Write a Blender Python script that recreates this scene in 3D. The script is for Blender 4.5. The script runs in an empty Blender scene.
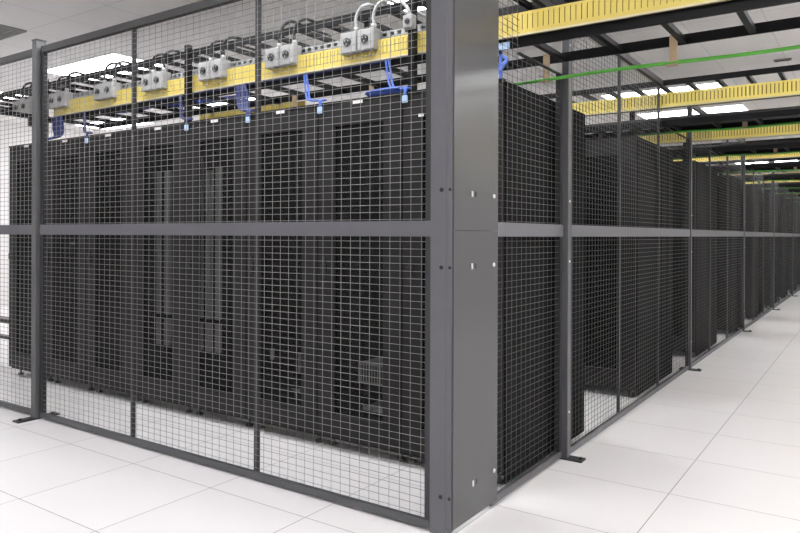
import bpy, math, random
from mathutils import Matrix, Vector
random.seed(7)
S = bpy.context.scene
COL = S.collection

# ------------------------------------------------------------------ mesh builder
class MB:
    def __init__(s): s.v = []; s.f = []
    def box(s, x0, x1, y0, y1, z0, z1):
        b = len(s.v)
        s.v += [(x0,y0,z0),(x1,y0,z0),(x1,y1,z0),(x0,y1,z0),(x0,y0,z1),(x1,y0,z1),(x1,y1,z1),(x0,y1,z1)]
        s.f += [tuple(b+i for i in q) for q in ((3,2,1,0),(4,5,6,7),(0,1,5,4),(1,2,6,5),(2,3,7,6),(3,0,4,7))]
        return s
    def tube(s, pts, r, n=8):
        P = [Vector(p) for p in pts]; b = len(s.v); prev = None
        for i, p in enumerate(P):
            t = (P[min(i+1, len(P)-1)] - P[max(i-1, 0)]).normalized()
            a = prev if prev is not None else (Vector((0,0,1)) if abs(t.z) < .9 else Vector((1,0,0)))
            u = (a - t*a.dot(t)).normalized(); w = t.cross(u); prev = u
            for k in range(n):
                th = 2*math.pi*k/n
                q = p + u*math.cos(th)*r + w*math.sin(th)*r
                s.v.append(tuple(q))
        for i in range(len(P)-1):
            for k in range(n):
                s.f.append((b+i*n+k, b+i*n+(k+1)%n, b+(i+1)*n+(k+1)%n, b+(i+1)*n+k))
        s.f.append(tuple(b+k for k in reversed(range(n))))
        s.f.append(tuple(b+(len(P)-1)*n+k for k in range(n)))
        return s
    def disc(s, c, axis, r, h, n=20):           # short cylinder from c along axis
        c = Vector(c); a = Vector(axis).normalized()
        return s.tube([c, c + a*h], r, n)
    def build(s, name, mat, parent=None, smooth=False, bevel=0):
        me = bpy.data.meshes.new(name); me.from_pydata(s.v, [], s.f); me.update()
        me.materials.append(mat)
        if smooth:
            for p in me.polygons: p.use_smooth = len(p.vertices) == 4
        o = bpy.data.objects.new(name, me); COL.objects.link(o)
        if parent is not None: o.parent = parent
        if bevel:
            m = o.modifiers.new('edge', 'BEVEL'); m.width = bevel; m.segments = 2; m.limit_method = 'ANGLE'
        return o

def tag(o, label, cat, group=None, kind=None):
    o['label'] = label; o['category'] = cat
    if group: o['group'] = group
    if kind: o['kind'] = kind
    return o
def thing(name, label, cat, loc=(0,0,0), group=None):
    o = bpy.data.objects.new(name, None); o.empty_display_size = .05; COL.objects.link(o); o.location = loc
    return tag(o, label, cat, group)
def struct(name, mb, mat, label, cat, parent=None):
    o = mb.build(name, mat, parent); o['kind'] = 'structure'
    if parent is None: tag(o, label, cat)
    return o
def smooth_path(pts, n=6):
    P = [Vector(p) for p in pts]; out = []
    for i in range(len(P)-1):
        p0 = P[max(i-1,0)]; p1 = P[i]; p2 = P[i+1]; p3 = P[min(i+2,len(P)-1)]
        for k in range(n):
            t = k/n
            out.append(.5*((2*p1)+(p2-p0)*t+(2*p0-5*p1+4*p2-p3)*t*t+(3*p1-p0-3*p2+p3)*t**3))
    out.append(P[-1]); return out
ORD = ['first','second','third','fourth','fifth','sixth','seventh','eighth','ninth','tenth','eleventh','twelfth']

# ------------------------------------------------------------------ materials
def mat(name, col, rough=.5, metal=0., spec=.5, noise=0., nscale=8., bump=0., rnoise=0.):
    m = bpy.data.materials.new(name); m.use_nodes = True; nt = m.node_tree; b = nt.nodes['Principled BSDF']
    b.inputs['Base Color'].default_value = (*col, 1); b.inputs['Roughness'].default_value = rough
    b.inputs['Metallic'].default_value = metal; b.inputs['Specular IOR Level'].default_value = spec
    if noise or bump or rnoise:
        tc = nt.nodes.new('ShaderNodeTexCoord'); n = nt.nodes.new('ShaderNodeTexNoise')
        n.inputs['Scale'].default_value = nscale; n.inputs['Detail'].default_value = 4
        nt.links.new(tc.outputs['Object'], n.inputs['Vector'])
        if noise:
            r = nt.nodes.new('ShaderNodeMapRange')
            r.inputs['To Min'].default_value = 1-noise; r.inputs['To Max'].default_value = 1+noise
            nt.links.new(n.outputs['Fac'], r.inputs['Value'])
            x = nt.nodes.new('ShaderNodeVectorMath'); x.operation = 'SCALE'; x.inputs[0].default_value = col
            nt.links.new(r.outputs['Result'], x.inputs['Scale']); nt.links.new(x.outputs['Vector'], b.inputs['Base Color'])
        if rnoise:
            r2 = nt.nodes.new('ShaderNodeMapRange')
            r2.inputs['To Min'].default_value = rough-rnoise; r2.inputs['To Max'].default_value = rough+rnoise
            nt.links.new(n.outputs['Fac'], r2.inputs['Value']); nt.links.new(r2.outputs['Result'], b.inputs['Roughness'])
        if bump:
            bp = nt.nodes.new('ShaderNodeBump'); bp.inputs['Strength'].default_value = bump; bp.inputs['Distance'].default_value = .002
            nt.links.new(n.outputs['Fac'], bp.inputs['Height']); nt.links.new(bp.outputs['Normal'], b.inputs['Normal'])
    return m

def grid_mat(name, col, line, x0, sx, y0, sy, w, rough, spec=.5, var=.03):
    m = bpy.data.materials.new(name); m.use_nodes = True; nt = m.node_tree; N = nt.nodes; L = nt.links
    b = N['Principled BSDF']; b.inputs['Roughness'].default_value = rough; b.inputs['Specular IOR Level'].default_value = spec
    tc = N.new('ShaderNodeTexCoord'); sp = N.new('ShaderNodeSeparateXYZ'); L.new(tc.outputs['Object'], sp.inputs[0])
    def mth(op, a, bb=None):
        n = N.new('ShaderNodeMath'); n.operation = op
        for i, q in enumerate((a, bb)):
            if q is None: continue
            if isinstance(q, (int, float)): n.inputs[i].default_value = q
            else: L.new(q, n.inputs[i])
        return n.outputs[0]
    ds = []; cells = []
    for ax, o0, st in (('X', x0, sx), ('Y', y0, sy)):
        u = mth('DIVIDE', mth('SUBTRACT', sp.outputs[ax], o0), st)
        fr = mth('FRACT', u); cells.append(mth('FLOOR', u))
        ds.append(mth('MULTIPLY', mth('MINIMUM', fr, mth('SUBTRACT', 1.0, fr)), st))
    mask = mth('LESS_THAN', mth('MINIMUM', ds[0], ds[1]), w/2)
    cx = N.new('ShaderNodeCombineXYZ'); L.new(cells[0], cx.inputs[0]); L.new(cells[1], cx.inputs[1])
    wn = N.new('ShaderNodeTexWhiteNoise'); L.new(cx.outputs[0], wn.inputs['Vector'])
    ns = N.new('ShaderNodeTexNoise'); ns.inputs['Scale'].default_value = 5; ns.inputs['Detail'].default_value = 6
    L.new(tc.outputs['Object'], ns.inputs['Vector'])
    v = mth('ADD', mth('MULTIPLY', wn.outputs['Value'], var), mth('MULTIPLY', ns.outputs['Fac'], var))
    sc = N.new('ShaderNodeVectorMath'); sc.operation = 'SCALE'; sc.inputs[0].default_value = col
    L.new(mth('SUBTRACT', 1.0+var, v), sc.inputs['Scale'])
    mx = N.new('ShaderNodeMix'); mx.data_type = 'RGBA'; L.new(mask, mx.inputs['Factor'])
    L.new(sc.outputs['Vector'], mx.inputs['A']); mx.inputs['B'].default_value = (*line, 1)
    L.new(mx.outputs['Result'], b.inputs['Base Color'])
    return m

def perf_mat(name, col, open_frac):
    m = mat(name, col, .45, 0, .35); nt = m.node_tree; N = nt.nodes; L = nt.links
    tr = N.new('ShaderNodeBsdfTransparent'); mix = N.new('ShaderNodeMixShader')
    mix.inputs[0].default_value = open_frac
    L.new(N['Principled BSDF'].outputs[0], mix.inputs[1]); L.new(tr.outputs[0], mix.inputs[2])
    L.new(mix.outputs[0], N['Material Output'].inputs['Surface'])
    return m

def emit_mat(name, col, s):
    m = bpy.data.materials.new(name); m.use_nodes = True; nt = m.node_tree
    b = nt.nodes['Principled BSDF']; b.inputs['Base Color'].default_value = (.8,.8,.8,1)
    b.inputs['Emission Color'].default_value = (*col, 1); b.inputs['Emission Strength'].default_value = s
    return m

M = {}
M['fence']  = mat('grey_powder_coat', (.085,.086,.093), .42, 0, .5, .05, 30)
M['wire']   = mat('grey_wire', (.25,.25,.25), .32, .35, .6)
M['wire_shade']  = mat('grey_wire_corridor_shade', (.085,.085,.085), .4, 0, .35)  # same steel as the front mesh, weaker corridor light put into its colour
M['corner'] = mat('corner_post_grey', (.118,.118,.132), .45, 0, .5, .05, 20)
M['post']   = mat('grey_post', (.105,.107,.112), .45, 0, .5, .05, 20)
M['post_dark'] = mat('dark_post', (.03,.03,.033), .45, 0, .5)
M['toprail_shade']= mat('grey_rail_shaded', (.042,.042,.045), .45, 0, .4)  # fence grey darkened for the weak light on the high front face
M['plate']  = mat('satin_grey_plate', (.086,.087,.090), .22, .0, .27, .03, 4, 0, .03)
M['steel']  = mat('bright_steel', (.75,.75,.75), .3, .6)
M['hole']   = mat('dark_hole', (.008,.008,.009), .6)
M['cab']    = mat('black_cabinet', (.008,.0078,.0084), .5, 0, .25, .06, 12)
M['frame']  = mat('door_frame_black', (.0145,.0135,.0143), .5, 0, .3, .05, 12)
M['perf']   = perf_mat('perforated_black', (.006,.006,.0062), .5)
M['inside'] = mat('cabinet_inside', (.010,.010,.010), .6)
M['rail']   = mat('pale_rack_rail', (.85,.85,.85), .5)
M['drail']  = mat('dim_rack_rail', (.12,.12,.12), .5)
M['device'] = mat('pale_device', (.85,.85,.85), .5)
M['side']   = mat('side_panel_black', (.015,.015,.0155), .8, 0, .05, .08, 40)
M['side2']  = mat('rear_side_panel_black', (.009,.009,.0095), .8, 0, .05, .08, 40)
M['handle'] = mat('handle_black', (.006,.006,.006), .35)
M['label']  = mat('white_tag', (.85,.84,.82), .5)
M['btag']   = mat('blue_tag', (.45,.62,.85), .5)
M['black']  = mat('black_ladder', (.004,.004,.0055), .45, 0, .2)
M['yellow_shade']= mat('yellow_plastic_inner_shade', (.20,.14,.015), .5)  # raceway yellow with the shade behind the slots put into its colour
M['yellow'] = mat('yellow_plastic', (.62,.49,.115), .42, 0, .5, .04, 10)
M['yellow_lit']= mat('yellow_plastic_far_lit', (.80,.66,.17), .42, 0, .5, .04, 10)  # same yellow, brightened in colour to make up for dim far light
M['lip']    = mat('raceway_lip', (.62,.56,.38), .5)
M['strut']  = mat('slotted_strut', (.33,.34,.34), .4, .5)
M['obox']   = mat('outlet_box_grey', (.33,.33,.33), .4)
M['recep']  = mat('receptacle_black', (.012,.012,.012), .4)
M['whip_k'] = mat('black_conduit', (.012,.012,.014), .5)
M['whip_g'] = mat('grey_conduit', (.36,.36,.36), .45)
M['blue']   = mat('blue_cable', (.055,.14,.58), .45)
M['navy']   = mat('navy_cable', (.018,.03,.14), .5)
M['green']  = mat('green_cable', (.10,.42,.05), .4)
M['tan']    = mat('tan_strap', (.50,.37,.24), .5)
M['dkcable']= mat('dark_cable', (.03,.03,.033), .5)
M['bench']  = mat('bench_black', (.012,.012,.012), .4)
M['floor']  = grid_mat('floor_tiles', (.825,.805,.815), (.28,.265,.27), .584, .595, .40, .58, .0035, .38, .4, .02)
M['ceil']   = grid_mat('ceiling_tiles', (.84,.825,.82), (.72,.70,.69), -4.88, .61, .85, .61, .012, .9, .2, .03)
M['wall']   = mat('wall_paint', (.80,.79,.78), .7, 0, .3, .02, 3)
M['skirt']  = mat('dark_skirting', (.05,.05,.05), .5)
M['vent']   = mat('vent_grey', (.22,.22,.215), .6)
M['ventd']  = mat('vent_dark', (.06,.06,.06), .7)
M['diff']   = emit_mat('light_diffuser', (.985,.99,1.0), 11.5)
M['lframe'] = mat('light_frame', (.8,.8,.8), .4)

# ------------------------------------------------------------------ room shell
XL, XR, YB, YF, H = -10.2, 3.4, 30.0, -4.6, 3.0
struct('floor', MB().box(XL,XR,YF,YB,-.12,0), M['floor'], 'white square raised floor tiles with thin dark seams', 'floor')
struct('ceiling', MB().box(XL,XR,YF,YB,H,H+.1), M['ceil'], 'pale grey tiled ceiling above the cable trays', 'ceiling')
struct('wall_left', MB().box(XL-.1,XL,YF,YB,0,H), M['wall'], 'white wall seen past the left end of the cabinet row', 'wall')
struct('wall_right', MB().box(XR,XR+.1,YF,YB,0,H), M['wall'], 'white wall along the right of the corridor', 'wall')
struct('wall_back', MB().box(XL,XR,YB,YB+.1,0,H), M['wall'], 'white wall at the far end of the corridor', 'wall')
struct('wall_front', MB().box(XL,XR,YF-.1,YF,0,H), M['wall'], 'white wall behind the open floor in front of the fence', 'wall')
struct('baseboard_right', MB().box(XR-.015,XR,YF,YB,0,.12), M['skirt'], 'dark skirting along the corridor wall', 'baseboard')

# ceiling lights -------------------------------------------------------------
def ceiling_light(x0, x1, y0, y1, label):
    cx, cy = (x0+x1)/2, (y0+y1)/2
    t = thing('ceiling_light', label, 'light', (cx,cy,H), 'recessed ceiling lights')
    a, b = (x1-x0)/2, (y1-y0)/2
    fr = MB()
    for q in ((-a-.02,a+.02,-b-.02,-b),(-a-.02,a+.02,b,b+.02),(-a-.02,-a,-b,b),(a,a+.02,-b,b)): fr.box(*q,-.012,.0)
    fr.build('frame', M['lframe'], t)
    MB().box(-a,a,-b,b,-.008,-.002).build('diffuser', M['diff'], t)
ceiling_light(-6.26,-4.90,1.72,2.33,'bright rectangular ceiling light high on the left beyond the mesh fence')
ceiling_light(-9.2,-7.82,1.72,2.35,'bright ceiling light near the left wall, cut by the left fence post')
ceiling_light(-1.76,-.45,1.70,2.31,'bright ceiling light glimpsed at the top beside the tall corner post')
ceiling_light(-1.55,-.15,6.45,7.06,'bright ceiling light behind the second yellow raceway')
ceiling_light(-1.55,-.14,8.1,9.42,'bright ceiling light just below the second yellow raceway')
for k, y in enumerate((10.3,12.3,14.3,16.3,18.3)):
    ceiling_light(-1.5,-.15,y,y+.62,'bright ceiling light far down the corridor, %s beyond the third raceway' % ORD[k])
for x0, y0, w in ((-6.6,4.05,'glimpsed through the lower ladder above the fifth cabinet'),
                  (-4.7,6.4,'deep in the hall seen through the lower ladder above the sixth cabinet'),(-8.0,6.4,'deep in the hall seen through the lower ladder above the fourth cabinet'),
                  (-9.6,4.05,'deep in the hall seen through the lower ladder above the third cabinet')):
    ceiling_light(x0,x0+1.3,y0,y0+.6,'added unseen ceiling light '+w)
# lights added outside the view to brighten the front floor, fence gap and corridor
for x, y, w in ((-2.6,.22,'over the gap between the long fence and the front cabinets'),(-.85,.22,'over the gap behind the fence, next to the corner post'),
             (-2.4,-1.6,'over the floor in front of the long mesh fence'),(-5.8,-1.6,'over the floor left of the square fence post'),
             (.9,-1.6,'over the floor in front of the corner post')):
    ceiling_light(x-.65,x+.65,y-.3,y+.3,'added unseen ceiling light '+w)
for k, y in enumerate((0,4.8,9.6,14.4,19.2)):  # added out of view to brighten the whole corridor
    ceiling_light(2.0,3.3,y-.3,y+.3,'added unseen ceiling light along the right wall of the corridor, %s from the corner' % ORD[k])

# ceiling vent and slot
t = thing('ceiling_vent','dark grey square air vent in the ceiling above the left fence post','vent',(-5.18,.55,H))
v = MB()
for q in ((-.3,.3,-.3,-.27),(-.3,.3,.27,.3),(-.3,-.27,-.27,.27),(.27,.3,-.27,.27)): v.box(*q,-.014,0)
v.build('frame', M['vent'], t)
MB().box(-.27,.27,-.27,.27,-.006,0).build('backing', M['vent'], t)
v = MB()
for i in range(12): v.box(-.27,.27,-.26+i*.045,-.24+i*.045,-.012,-.006)
v.build('louvres', M['vent'], t)
t = thing('ceiling_slot','small dark slot in the ceiling above the corridor','vent',(.58,5.7,H))
MB().box(-.08,.08,-.03,.03,-.014,0).build('slot_frame', M['vent'], t)
MB().box(-.065,.065,-.018,.018,-.018,-.010).build('slot_opening', M['hole'], t)

# ------------------------------------------------------------------ wire mesh fence
WX, WZ, WR = .0525, .0305, .00118
FT = 2.39            # top of panels
DX, DC = .012, .004  # outer faces of the corridor fence and of the corner post
def wires(mb, a0, a1, z0, z1, axis, off, cut=()):
    """woven wire field in the plane axis-z at offset off; cut = list of (a0,a1,zmin)"""
    def pt(a, z, d=0): return (a, off+d, z) if axis == 'x' else (off+d, a, z)
    n = int((a1-a0)/WX)
    for i in range(1, n+1):
        a = a0 + i*WX
        if a > a1-.004: break
        zt = z1
        for c0, c1, zc in cut:
            if c0 <= a <= c1: zt = min(zt, zc)
        if zt > z0: mb.tube([pt(a,z0), pt(a,zt)], WR, 6)
    k = 0; z = z0 + WZ*.6
    while z < z1-.004:
        segs = [(a0, a1)]
        for c0, c1, zc in cut:
            if z > zc:
                ns = []
                for s0, s1 in segs:
                    if c1 <= s0 or c0 >= s1: ns.append((s0,s1)); continue
                    if s0 < c0: ns.append((s0,c0))
                    if c1 < s1: ns.append((c1,s1))
                segs = ns
        d = (.0022 if k % 2 else -.0022) * (1 if axis == 'x' else -1)
        for s0, s1 in segs: mb.tube([pt(s0,z,d), pt(s1,z,d)], WR, 6)
        z += WZ; k += 1

def fence_panel(axis, a0, a1, label, stiff, cut=(), topcut=None, base=.010, dx=None):
    """panel frame spanning a0..a1 along axis; outer face at 0, frame goes inward"""
    loc = (a0,0,0) if axis == 'x' else (DX if dx is None else dx,a0,0)
    t = thing('mesh_fence', label, 'fence', loc, 'steel wire mesh fence sections')
    L = a1-a0
    def bx(u0,u1,d0,d1,z0,z1,mb=None):
        mb = mb or MB()
        return mb.box(u0,u1,d0,d1,z0,z1) if axis == 'x' else mb.box(-d1,-d0,u0,u1,z0,z1)
    lc = [(c0-a0,c1-a0,zc) for c0,c1,zc in cut]
    bx(0,L,0,.02,base,base+.033).build('bottom_rail', M['fence'], t)
    bx(0,L,-.004,.026,1.182,1.246).build('middle_rail', M['corner'], t)
    if topcut: bx(0,topcut-a0,0,.03,FT-.042,FT).build('top_rail', M['toprail_shade'], t)
    else: bx(0,L,0,.03,FT-.042,FT).build('top_rail', M['toprail_shade'], t)
    # the upright edges of the frame
    for u0 in (0, L-.028):
        zt = FT-.042
        for c0,c1,zc in lc:
            if c0 < u0+.014 < c1: zt = min(zt, zc)
        bx(u0,u0+.028,.002,.03,.02,zt).build('side_rail', M['post_dark'], t)
    for s in stiff:
        zt = FT-.042
        for c0,c1,zc in lc:
            if c0 < s-a0 < c1: zt = zc
        bx(s-a0-.013,s-a0+.013,.018,.034,.02,zt).build('stiffener', M['post_dark'], t)
    for c0,c1,zc in lc:       # edge bar below each opening that lets a tray through
        bx(max(c0,.03),min(c1,L-.03),.004,.024,zc-.003,zc+.003).build('opening_edge', M['post_dark'], t)
    mb = MB(); wires(mb, .01, L-.01, .045, FT-.01, axis, .010 if axis == 'x' else -.010, lc)
    mb.build('wire_mesh', M['wire' if axis == 'x' else 'wire_shade'], t, smooth=True)
    return t

def fence_post(axis, a, label):
    loc = (a,0,0) if axis == 'x' else (DX,a,0)
    t = thing('fence_post', label, 'fence post', loc, 'square steel fence posts')
    def bx(u0,u1,d0,d1,z0,z1):
        return MB().box(u0,u1,d0,d1,z0,z1) if axis == 'x' else MB().box(-d1,-d0,u0,u1,z0,z1)
    d0, d1 = (-.022,.042) if axis == 'x' else (-.012,.026)
    bx(-.032,.020 if axis == 'x' else .008,d0,d1,.008,FT+.04).build('post_tube', M['post'] if axis == 'x' else M['fence'], t, bevel=.003)
    bx(-.034,.022 if axis == 'x' else .010,d0-.002,d1+.002,FT+.04,FT+.046).build('post_cap', M['post_dark'], t)
    p = bx(-.035,.035,-.135,.135,0,.009) if axis == 'x' else bx(-.045,.025,-.092,.085,0,.009)
    p = p.build('base_plate', M['post_dark'], t)
    for d in ((-.105,.105) if axis == 'x' else (-.075,.068)):
        q = (0,d,.009) if axis == 'x' else (-d,-.01,.009)
        MB().disc(q,(0,0,1),.011,.010,6).build('anchor_bolt', M['post_dark'], p)
    for z in (.25,1.05,1.37,2.2):
        q = (.020,.022,z) if axis == 'x' else (0.012,-.012,z)
        MB().disc(q,(1,0,0),.006,.003,10).build('bolt_head', M['steel'], t)
    return t

# tray positions along the depth of the hall: (front rail Y, raceway bottom Z, row ordinal)
ROWS = [.58, 2.76, 4.78, 6.72, 8.55, 10.5, 12.25, 14.3, 16.2, 18.1, 20.0]
TRAYS = [.72, 3.22, 5.22, 7.36, 9.15, 11.1, 12.8, 14.8, 16.7, 18.6, 20.5]
def cuts(a0, a1):
    c = []
    for i, y in enumerate(TRAYS):
        lo, hi = y-.05, y+.5
        if i == 0: lo, hi = .64, 1.17
        if i == 1: lo, hi = 3.21, 4.20
        if hi > a0+.03 and lo < a1-.03: c.append((lo,hi,2.045))
    return c

fence_post('x', -3.085, 'grey square fence post at the left end of the long mesh panel')
fence_post('x', -6.20, 'grey fence post beyond the left edge of the view')
fence_panel('x', -3.05, -.105+DC, 'long grey wire mesh fence panel in front of the black cabinet row', [-2.10,-1.108])
fence_panel('x', -6.165, -3.12, 'wire mesh fence panel left of the square fence post', [-5.1,-4.1])

# corner post with its wide satin cover plate
t = thing('corner_post','tall grey corner post with a wide smooth cover plate facing the corridor','fence post',(DC,0,0))
MB().box(-.105,-.030,-.006,.06,0,2.72).build('post_tube', M['corner'], t, bevel=.003)
pl = MB().box(-.006,0,.001,.385,.03,1.2065).box(-.006,0,.001,.385,1.2075,2.72).box(-.03,-.006,-.003,.003,.03,2.72).build('cover_plate', M['plate'], t)
fl = MB().box(-.0295,-.006,-.0052,-.003,.03,2.72).build('plate_flange', M['corner'], pl)
for z in (.153,1.06,1.367,2.22):
    MB().disc((-.052,-.009,z),(0,1,0),.0085,.006,14).build('bolt_hole', M['hole'], t)
    MB().disc((-.014,-.0075,z),(0,1,0),.0065,.006,14).build('bolt_hole', M['hole'], t)
for y,z in ((.150,1.357),(.150,1.061),(.165,.167)):
    MB().box(-.002,.0015,y-.006,y+.006,z-.012,z+.012).build('bright_slot', M['steel'], pl)
    MB().box(-.002,.0018,y+.026,y+.038,z-.011,z+.011).build('dark_slot', M['hole'], pl)
for y,z in ((.345,1.357),(.345,1.061),(.355,.167)):
    MB().disc((-.003,y,z),(1,0,0),.009,.006,12).build('bolt_head', M['steel'], pl, smooth=True)

PY = [1.205, 4.18, 7.22, 10.3, 13.42, 16.5, 19.6, 22.7]
def stf(a,b): return [a+(b-a)*.327, a+(b-a)*.66]
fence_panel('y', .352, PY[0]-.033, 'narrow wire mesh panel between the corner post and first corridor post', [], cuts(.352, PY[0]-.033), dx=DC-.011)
for i, y in enumerate(PY):
    fence_post('y', y, '%s grey fence post along the corridor counting from the corner' % ORD[i])
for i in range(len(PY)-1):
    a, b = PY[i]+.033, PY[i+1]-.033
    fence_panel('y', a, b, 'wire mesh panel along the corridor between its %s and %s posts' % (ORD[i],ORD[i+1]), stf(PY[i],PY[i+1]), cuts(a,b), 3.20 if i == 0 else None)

# ------------------------------------------------------------------ server cabinets
CW, CD, CH = .571, 1.10, 1.915
def cabinet(cx, y, label, group, end=False, detail=None, name_tag=True):
    t = thing('server_cabinet', label, 'server cabinet', (cx,y,0), group)
    w = CW/2-.002
    c = MB()
    c.box(-w,-w+.02,.03,CD,.055,CH).box(w-.02,w,.03,CD,.055,CH)
    c.box(-w+.02,w-.02,.03,CD,CH-.03,CH).box(-w+.02,w-.02,.03,CD,.055,.10).box(-w+.02,w-.02,CD-.02,CD,.10,CH-.03)
    c.build('carcass', M['cab'], t)
    MB().box(-w+.021,w-.021,.40,.41,.10,CH-.03).build('inner_baffle', M['inside'], t)
    # front door: frame, perforated panel, handle
    d = MB(); dw = w-.003; ix = dw-.115
    d.box(-dw,-ix,0,.028,.075,CH-.012).box(ix,dw,0,.028,.075,CH-.012)
    d.box(-ix,ix,0,.028,CH-.13,CH-.012).box(-ix,ix,0,.028,.075,.20)
    d = d.build('door', M['frame'], t, bevel=.003)
    MB().box(-ix,ix,.012,.014,.20,CH-.13).build('perforated_panel', M['perf'], d)
    h = MB().box(-dw+.038,-dw+.058,-.010,0,.95,1.06).box(-dw+.028,-dw+.068,-.018,-.0,.975,1.025)
    h.build('handle', M['handle'], d, bevel=.002)
    MB().box(-w,w,-.002,.029,CH-.010,CH+.006).build('top_trim', M['cab'], t)
    if name_tag:
        MB().box(-.035,.03,-.0045,-.002,CH-.022,CH-.002).build('name_tag', M['label'], t)
    for sx in (-1,1):
        for yy in (.08,CD-.08):
            MB().disc((sx*(w-.05),yy,0),(0,0,1),.022,.012,14).tube([(sx*(w-.05),yy,.01),(sx*(w-.05),yy,.056)],.009,8).build('levelling_foot', M['drail'], t, smooth=True)
    # mounting rails inside the door
    if not detail:
        for x in (-.235,.225): MB().box(x,x+.012,.055,.075,.12,CH-.05).build('mounting_rail', M['drail'], t)
    elif detail == 'a':
        for x0,x1 in ((-2.720,-2.692),(-2.637,-2.575)):
            MB().box(x0-cx,x1-cx,.05,.07,.64,1.62).box(x0-cx,x1-cx,.05,.07,.43,.615).build('mounting_rail', M['rail'], t)
        MB().box(-2.570-cx,-2.50-cx,.075,.09,.43,1.75).build('cable_manager', M['drail'], t)
    elif detail == 'b':
        for x0,x1,zt in ((-2.206,-2.168,1.6),(-2.12,-2.075,1.62),(-2.285+.02,-2.272+.02,1.7)):
            MB().box(x0-cx,x1-cx,.05,.07,.64,zt).box(x0-cx,x1-cx,.05,.07,.43,.615).build('mounting_rail', M['rail'], t)
    elif detail == 'c':
        MB().box(-1.625-cx,-1.60-cx,.05,.06,.44,.505).build('pale_bracket', M['rail'], t)
        MB().box(-1.402-cx,-1.384-cx,.05,.06,.38,.50).build('pale_bracket', M['rail'], t)
        b = MB(); b.v = [(-1.46-cx,.05,.285),(-1.385-cx,.05,.265),(-1.385-cx,.05,.292),(-1.46-cx,.06,.285),(-1.385-cx,.06,.265),(-1.385-cx,.06,.292)]
        b.f = [(0,1,2),(5,4,3),(0,3,4,1),(1,4,5,2),(2,5,3,0)]
        b.build('pale_clip', M['rail'], t)
    if end:
        MB().box(w,w+.010,.02,.50,.02,CH-.005).build('side_panel', M['side'], t, bevel=.002)
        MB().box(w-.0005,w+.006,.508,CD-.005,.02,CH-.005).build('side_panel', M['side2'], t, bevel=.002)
        s = MB()
        for i in range(3): s.box(w+.006,w+.012,.508+i*.19,.52+i*.19,.06,CH-.005)
        s.build('side_trim', M['side'], t)
    return t

X0 = -4.635
for i in range(8):
    cx = X0 + CW*(i+.5)
    det = {3:'a',4:'b',5:'c'}.get(i)
    lab = '%s black server cabinet from the left in the front row behind the long mesh panel' % ORD[i]
    if i == 7: lab = 'front row black server cabinet behind the corner post, its side facing the corridor'
    c = cabinet(cx, ROWS[0], lab, 'front row of server cabinets', i == 7, det)
    if i == 7: MB().box(-.185,-.155,-.003,.0,1.785,1.80).build('asset_tag', M['label'], c)
for r in range(1, len(ROWS)):
    n = (3,2,2,1,1,1,1,1,1,1)[r-1]
    for k in range(n):
        cx = X0 + CW*(7.5-k)
        lab = ('black server cabinet at the corridor end of the %s row' % ORD[r]) if k == 0 else ('black cabinet %s from the corridor in the %s row' % (ORD[k], ORD[r]))
        cabinet(cx, ROWS[r], lab, 'rear rows of server cabinets', k == 0, None, False)

# equipment glimpsed inside the seventh cabinet
cx7 = X0+CW*6.5
t = thing('rack_server','pale vented device glimpsed low inside the seventh cabinet of the front row','server',(-.870,ROWS[0]+.05,.385))
MB().box(-.088,.088,0,.25,0,.108).build('casing', M['device'], t)
b = MB()
for i in range(9): b.box(-.080+i*.0185,-.073+i*.0185,-.003,.001,.010,.098)
b.build('front_grille', M['drail'], t)
t = thing('rack_shelf','thin pale shelf below the vented device in the seventh front cabinet','shelf',(-.85,ROWS[0]+.05,.245))
MB().box(-.07,.072,0,.25,0,.014).build('shelf_plate', M['rail'], t)
MB().box(-.07,.072,-.004,0,-.006,.020).build('shelf_lip', M['rail'], t)

# low black stand at the far left
t = thing('low_stand','low black two rail stand beside the left end of the cabinet row','stand',(-5.6,.85,0))
MB().box(-.95,.90,-.06,.06,.375,.412).build('top_bar', M['bench'], t, bevel=.004)
MB().box(-.95,.90,-.03,.03,.225,.25).build('lower_rail', M['bench'], t)
for sx in (-.90,.05):
    for sy in (-.045,.045): MB().box(sx-.015,sx+.015,sy-.014,sy+.014,0,.375).build('leg', M['bench'], t)

# ------------------------------------------------------------------ overhead trays
def ladder(y, z, x0, x1, step, phase, label, w=.40, rh=.042):
    t = thing('cable_ladder', label, 'cable ladder', (0,y,z), 'black overhead cable ladders')
    MB().box(x0,x1,0,.012,0,rh).build('side_rail', M['black'], t)
    MB().box(x0,x1,w-.012,w,0,rh).build('side_rail', M['black'], t)
    k = math.ceil((x0+.05-phase)/step)
    while phase + k*step < x1-.05:
        x = phase + k*step
        MB().box(x-.014,x+.014,.012,w-.012,.004,.030).build('rung', M['black'], t)
        k += 1
    return t
def raceway(y, z, x0, x1, label, w=.10, h=.105, pitch=.0265, gap=.006, ym='yellow'):
    t = thing('fibre_raceway', label, 'raceway', (0,y,z), 'yellow overhead fibre raceways')
    MB().box(x0,x1,.004,w,0,.006).box(x0,x1,w-.006,w,.006,h).box(x0,x1,.008,.012,.012,h-.012).build('channel', M['yellow_shade'], t)
    f = MB().box(x0,x1,.0,.005,0,.022).box(x0,x1,.0,.006,h-.012,h)
    x = x0
    while x < x1-pitch:
        f.box(x,x+pitch-gap,.001,.005,.022,h-.012); x += pitch
    f.build('slotted_side', M[ym], t)
    MB().box(x0,x1,-.008,.004,-.008,.0).build('bottom_lip', M['lip'], t)
    return t

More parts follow.
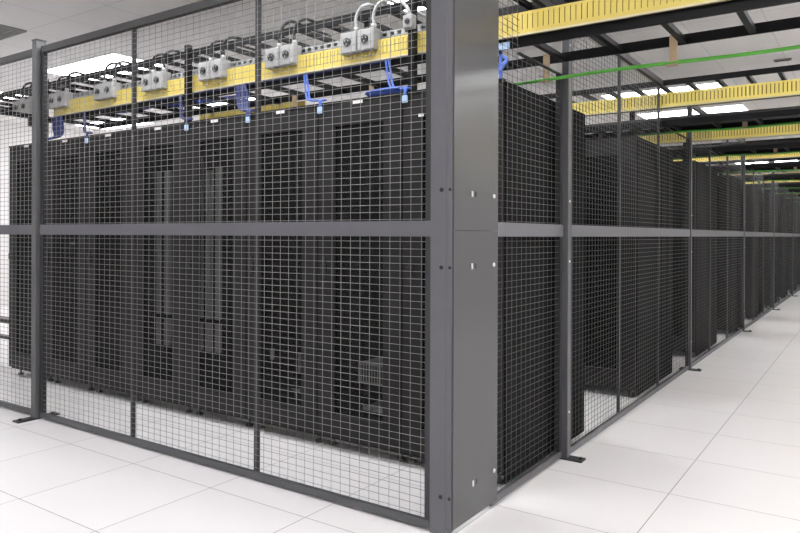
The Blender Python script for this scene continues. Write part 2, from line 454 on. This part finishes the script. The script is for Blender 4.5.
XE = XR-.02
ladder(.72,2.096,-4.18,XE,.296,.02,'lower black cable ladder running over the front cabinet row and corridor', .40, .048)
ladder(.72,2.40,-9.5,XE,.22,.05,'upper black cable ladder running over the front cabinet row')
raceway(.70,2.150,-4.16,XE,'long yellow raceway above the front cabinet row', gap=.004)
raceway(1.19,2.06,-2.95,-1.95,'short yellow raceway piece low behind the lower ladder above the fourth cabinet',h=.07)
for x in (-2.8,-2.1): MB().box(x-.015,x+.015,-.076,.0,.045,.060).build('bracket', M['black'], bpy.data.objects['fibre_raceway.001'])
NM = ['']+ORD[1:]
for r in range(1, len(TRAYS)):
    y = TRAYS[r]; x0 = -5.0 if r == 1 else -2.6
    ladder(y,2.04,x0,XE,.296,.05,'lower black cable ladder over the %s cabinet row' % NM[r])
    ladder(y,2.352,x0,XE,.207,.177,'upper black cable ladder over the %s cabinet row' % NM[r], .64)
    raceway(y-.01,2.185 if r == 1 else 2.165,x0,XE,'yellow slotted raceway over the %s cabinet row' % NM[r], gap=.008, ym='yellow_lit')
    # dark cables lying in the lower ladder
    b = MB()
    for k in range(7):
        yy = y+.05+k*.05; pts = [(x0+.1+(XE-x0-.2)*j/10, yy+random.uniform(-.012,.012), 2.088+random.uniform(0,.012)) for j in range(11)]
        b.tube(smooth_path(pts,3), .017, 8)
    o = b.build('cable_bundle', M['dkcable'], None, smooth=True)
    tag(o, 'dark grey cables lying in the ladder over the %s cabinet row' % NM[r], 'cable bundle', 'cable bundles in the ladders')

# vertical supports of the trays (stand on the cabinet tops)
for i, x in enumerate((-4.22,-2.43,-.63)):
    t = thing('tray_support','black upright carrying the trays, '+('left end of the front cabinet row','above the fourth cabinet of the front row','close to the corner post')[i],'support post',(x,.665,CH+.006),'tray supports on the front cabinets')
    MB().box(-.018,.018,-.02,.016,.006,.53).build('upright', M['black'], t)
    MB().box(-.04,.04,-.03,.05,0,.006).build('foot_plate', M['black'], t)
    for z in (.185,.483): MB().box(-.025,.025,.016,.065,z-.006,z).build('bracket', M['black'], t)
for r in range(1, len(TRAYS)):
    y = TRAYS[r]; xx = -.35
    t = thing('tray_support','black upright carrying the trays at the corridor end of the %s row' % NM[r],'support post',(xx,y+.43,CH+.001),'tray supports on the rear rows')
    MB().box(-.02,.02,-.02,.02,0,.46).build('upright', M['black'], t)
    MB().box(-.05,.05,-.05,.05,0,.008).build('foot_plate', M['black'], t)
    MB().box(-.02,.02,-.43,-.02,.108,.123).build('bracket', M['black'], t)
for r in range(0, len(TRAYS)):        # rods hanging the trays from the ceiling
    y = TRAYS[r]
    nm = 'front' if r == 0 else NM[r]
    zt = 2.442 if r == 0 else 2.417
    xs = 1.5
    t = thing('hanger_rod','thin threaded rod hanging the %s row trays from the ceiling' % nm,'hanger rod',(xs,y+.2,zt),'ceiling rods of the trays')
    MB().tube([(0,0,.01),(0,0,H-zt)],.006,8).build('rod', M['strut'], t)
    MB().box(-.02,.02,-.2,.2,-.001,.012).build('cross_bar', M['black'], t)

# support bar at the left end of the lower ladder
t = thing('support_bar','black bar reaching toward the fence from the left end of the lower ladder','support bar',(-4.19,.12,2.105))
MB().box(-.018,.018,0,.605,0,.035).build('bar', M['black'], t)
MB().box(-.03,.03,.40,.45,-.06,-.0).build('end_bracket', M['black'], t)

# slotted strut that carries the outlet boxes
t = thing('slotted_strut','grey slotted metal strut behind the row of outlet boxes','strut',(0,.735,2.268))
b = MB(); x = -4.85
b.box(-4.85,-.28,0,.03,0,.010).box(-4.85,-.28,0,.03,.030,.040).box(-4.85,-.28,.024,.03,.010,.030)
while x < -.30:
    b.box(x,x+.022,0,.004,.010,.030); x += .05
b.build('channel', M['strut'], t)
for x in (-4.6,-3.4,-2.2,-1.0): MB().box(x-.015,x+.015,.012,.022,.04,.134).build('hanger_clip', M['black'], t)

# outlet boxes
pairs = [(-4.61,'left end of the strut'),(-4.05,'first full pair right of the fence post'),(-3.41,'second pair right of the fence post'),(-2.82,'third pair right of the fence post'),
         (-2.21,'fourth pair right of the fence post'),(-1.59,'fifth pair right of the fence post'),(-1.0,'pair nearest the corner post')]
def outlet_box(x, label, wm, k):
    t = thing('outlet_box', label, 'outlet box', (x,.66,2.20), 'outlet boxes under the upper ladder')
    MB().box(-.057,.057,0,.072,0,.118).build('housing', M['obox'], t, bevel=.004)
    MB().box(-.053,.053,-.004,0,.004,.114).build('face_plate', M['obox'], t, bevel=.002)
    r = MB().disc((0,-.004,.060),(0,-1,0),.023,.010,20).build('receptacle', M['recep'], t, smooth=True)
    h = MB()
    for a in range(3):
        th = a*2.094+.5; h.disc((math.cos(th)*.013,-.0142,.060+math.sin(th)*.013),(0,-1,0),.004,.0012,8)
    h.build('contact_slots', M['strut'], r)
    MB().disc((.03,.036,.118),(0,0,1),.015,.03,14).build('connector', M['obox'], t, smooth=True)
    rr = random.uniform(0,.03)
    pts = [(.03,.036,.148),(.03,.034,.20),(.040+rr,.038,.242+rr*.5),(.075+rr,.075,.262+rr*.6),(.110+rr,.15,.258),(.125+rr,.25,.254),(.13+rr,.36,.253)]
    MB().tube(smooth_path(pts,5), .009, 8).build('conduit', wm, t, smooth=True)
for k, (px, w) in enumerate(pairs):
    g = M['whip_g'] if k >= 6 else M['whip_k']
    outlet_box(px-.061, 'pale grey outlet box, left one of the %s' % w if k else 'pale grey outlet box, left one of the pair left of the fence post', g, k)
    outlet_box(px+.061, 'pale grey outlet box, right one of the %s' % w if k else 'pale grey outlet box, right one of the pair left of the fence post', g, k)
t = thing('junction_fitting','small pale conduit fitting on the upright beside the corner post','fitting',(-.625,.635,2.255))
MB().box(-.03,.03,-.03,.009,0,.07).build('body', M['obox'], t, bevel=.004)
MB().disc((0,-.03,.035),(0,-1,0),.015,.006,14).build('opening', M['recep'], t)
MB().tube(smooth_path([(0,-.01,.07),(-.02,-.01,.12),(-.12,.02,.20),(-.26,.12,.215)],5),.010,8).build('conduit', M['whip_g'], t, smooth=True)

# ------------------------------------------------------------------ blue network cables
def cable(pts, r, m, name, label, cat='cable', group=None, strands=1, spread=.008):
    b = MB()
    for s in range(strands):
        o = Vector((random.uniform(-spread,spread), random.uniform(-spread,spread)*.5, random.uniform(-spread,spread)*.5)) if strands > 1 else Vector((0,0,0))
        b.tube(smooth_path([Vector(p)+o for p in pts],6), r, 8)
    return tag(b.build(name, m, None, smooth=True), label, cat, group)
ZR = 2.148
def drop(x, xt, label, tagged=True, strands=2, m='blue', r=.006):
    t = thing('network_cable', label, 'cable', (xt,.58,CH), 'blue cables dropping to the front cabinets')
    b = MB()
    for s in range(strands):
        dx = (s-(strands-1)/2)*.018; o = random.uniform(-.01,.01)
        b.tube(smooth_path([(x-xt+dx-.1,.30,ZR-CH-.0),(x-xt+dx-.03,.17,ZR-CH+.006),(x-xt+dx,.122,ZR-CH-.02),(x-xt+dx*1.3+.02,.112,.14+o),(x-xt+.06+dx,.09,.06),(.0+dx*.4,.03,.028),(.0+dx*.3,-.008,.016),(dx*.3,-.012,-.03)],6), r, 8)
    b.build('strands', M[m], t, smooth=True)
    if tagged: MB().box(-.016,.016,-.02,-.008,-.053,-.016).build('plug_tag', M['btag'], t, bevel=.003)
bx = lambda i: X0+.025+CW*i
drop(-1.415, bx(6), 'bright blue cable pair dropping to a blue tag between the sixth and seventh cabinets')
drop(-.82, bx(7), 'bright blue cable pair dropping to a blue tag beside the corner post')
drop(-1.96, bx(5), 'dark blue cable bunch dropping to a pale tag between the fifth and sixth cabinets', True, 5, 'navy', .008)
drop(-2.56, bx(4), 'blue cable dropping to a pale tag between the fourth and fifth cabinets', True, 2, 'navy')
drop(-3.72, bx(2), 'blue cable dropping to a pale tag between the second and third cabinets', True, 2, 'navy')
drop(-4.10, bx(1)-.03, 'dark blue cable bunch dropping at the left end of the lower ladder', False, 7, 'navy', .008)
cable([(-4.1,.76,2.146),(-3.7,.80,2.150),(-3.3,.86,2.146),(-3.0,.84,2.15),(-2.6,.90,2.146)],.009,M['blue'],'cable_bundle','blue cable bundle lying on the lower ladder above the third cabinet','cable bundle',None,5,.03)
cable([(-3.1,.95,2.146),(-2.7,.98,2.150),(-2.3,1.0,2.146)],.009,M['navy'],'cable_bundle','dark blue cable bundle on the lower ladder above the fourth and fifth cabinets','cable bundle',None,4,.03)
for k,(a,b_) in enumerate(((-2.9,-1.45),(-1.95,-.84))):
    cable([(a,.714,2.137),((a+b_)/2,.7145,2.134),(b_,.714,2.137)],.0045,M['navy'],'network_cable',('dark blue cable running along the lower ladder rail above the fourth to sixth cabinets','dark blue cable running along the lower ladder rail above the sixth and seventh cabinets')[k],'cable',None,1)
# coil on top of the seventh cabinet
b = MB()
for s in range(4):
    R = .055+.012*s; pts = [(-.80+ (R+.05)*math.cos(a/12*2*math.pi), .68+R*.6*math.sin(a/12*2*math.pi), CH+.022+s*.008+.026*max(0,math.sin(a/12*2*math.pi))) for a in range(13)]
    b.tube(smooth_path(pts,3), .007, 8)
tag(b.build('cable_coil', M['blue'], None, smooth=True),'bright blue cable coil lying on top of the seventh front cabinet','cable coil')
b = MB()
for s in range(5):
    pts = [(-.16+random.uniform(-.02,.03),.70+random.uniform(-.03,.03),CH+.016),(-.15+random.uniform(-.03,.03),.68,CH+.07),(-.12+random.uniform(-.03,.03),.70,CH+.12),(-.16,.74,2.08),(-.2,.80,2.15)]
    b.tube(smooth_path(pts,6), .007, 8)
tag(b.build('cable_bunch', M['blue'], None, smooth=True),'tangled blue cables on the cabinet top just right of the corner post','cable bunch')
o = MB().box(-.17,-.10,.708,.719,2.092,2.128).build('cable_tag', M['btag'], None, bevel=.003)
tag(o,'pale blue tag wrapped on the lower ladder rail right of the corner post','tag')

# green earth cables on tan straps behind each lower ladder
for r in range(0, len(TRAYS)):
    y = TRAYS[r]; z = 2.015 if r == 0 else 2.034; zl = 2.10 if r == 0 else 2.04
    x0 = -4.0 if r == 0 else -2.4
    nm = 'front' if r == 0 else NM[r]
    n = 12; pts = [(x0+(XE-x0)*j/n, y+(.388 if r == 0 else .370), z+(.004 if j % 2 else -.004)) for j in range(n+1)]
    cable(pts,.009,M['green'],'earth_cable','green earth cable strung along the %s row ladder' % nm,'cable','green earth cables')
    for k, x in enumerate((-1.88,-1.228,-.072,.569,1.21) if r == 0 else (-.6,.53,1.2)):
        t = thing('hanger_strap','tan strap holding the green cable, %s from left under the %s row ladder' % (ORD[k], nm),'strap',(x,y+(.385 if r == 0 else .367),z),'tan straps of the green cables')
        MB().box(-.018,.018,-.004,.002,-.005,zl+.045-z).build('strap_band', M['tan'], t)
        MB().box(-.030,.018,-.012,.013,-.014,-.008).build('strap_foot', M['tan'], t)
        MB().box(-.018,.018,-.004,.016,zl+.042-z,zl+.047-z).build('strap_hook', M['tan'], t)

# fill lamps added out of view along the corridor wall to brighten the ceiling
for k, y in enumerate((1.0, 8.0, 15.0)):
    la = bpy.data.lights.new('fill_lamp','AREA'); la.shape = 'RECTANGLE'; la.size = .2; la.size_y = 6.5; la.energy = 140; la.color = (1,1,1)
    lo = bpy.data.objects.new('fill_lamp', la); COL.objects.link(lo); lo.location = (XR-.25, y, 2.25)
    lo.rotation_euler = (0, math.radians(180+32), 0)

# ------------------------------------------------------------------ camera, world
f, yaw, hy, roll = 692.2, .6014, 234.94, .0035
F = Vector((-math.sin(yaw), math.cos(yaw), 0)); R = Vector((math.cos(yaw), math.sin(yaw), 0)); U = Vector((0,0,1))
R2 = R*math.cos(roll)+U*math.sin(roll); U2 = -R*math.sin(roll)+U*math.cos(roll)
cam = bpy.data.cameras.new('camera'); co = bpy.data.objects.new('camera', cam); COL.objects.link(co)
m3 = Matrix((R2, U2, -F)).transposed()
co.matrix_world = Matrix.Translation((1.3642,-2.3547,1.1881)) @ m3.to_4x4()
cam.sensor_width = 36; cam.sensor_fit = 'HORIZONTAL'; cam.lens = f/800*36; cam.shift_y = (hy-266.5)/800
cam.clip_start = .05; cam.clip_end = 100
S.camera = co
w = bpy.data.worlds.new('world'); S.world = w; w.use_nodes = True
w.node_tree.nodes['Background'].inputs[0].default_value = (1,1,1,1); w.node_tree.nodes['Background'].inputs[1].default_value = .3
S.view_settings.view_transform = 'Standard'; S.view_settings.look = 'None'; S.view_settings.exposure = 0
S.cycles.max_bounces = 10; S.cycles.diffuse_bounces = 6; S.cycles.transparent_max_bounces = 16
S.cycles.use_denoising = True
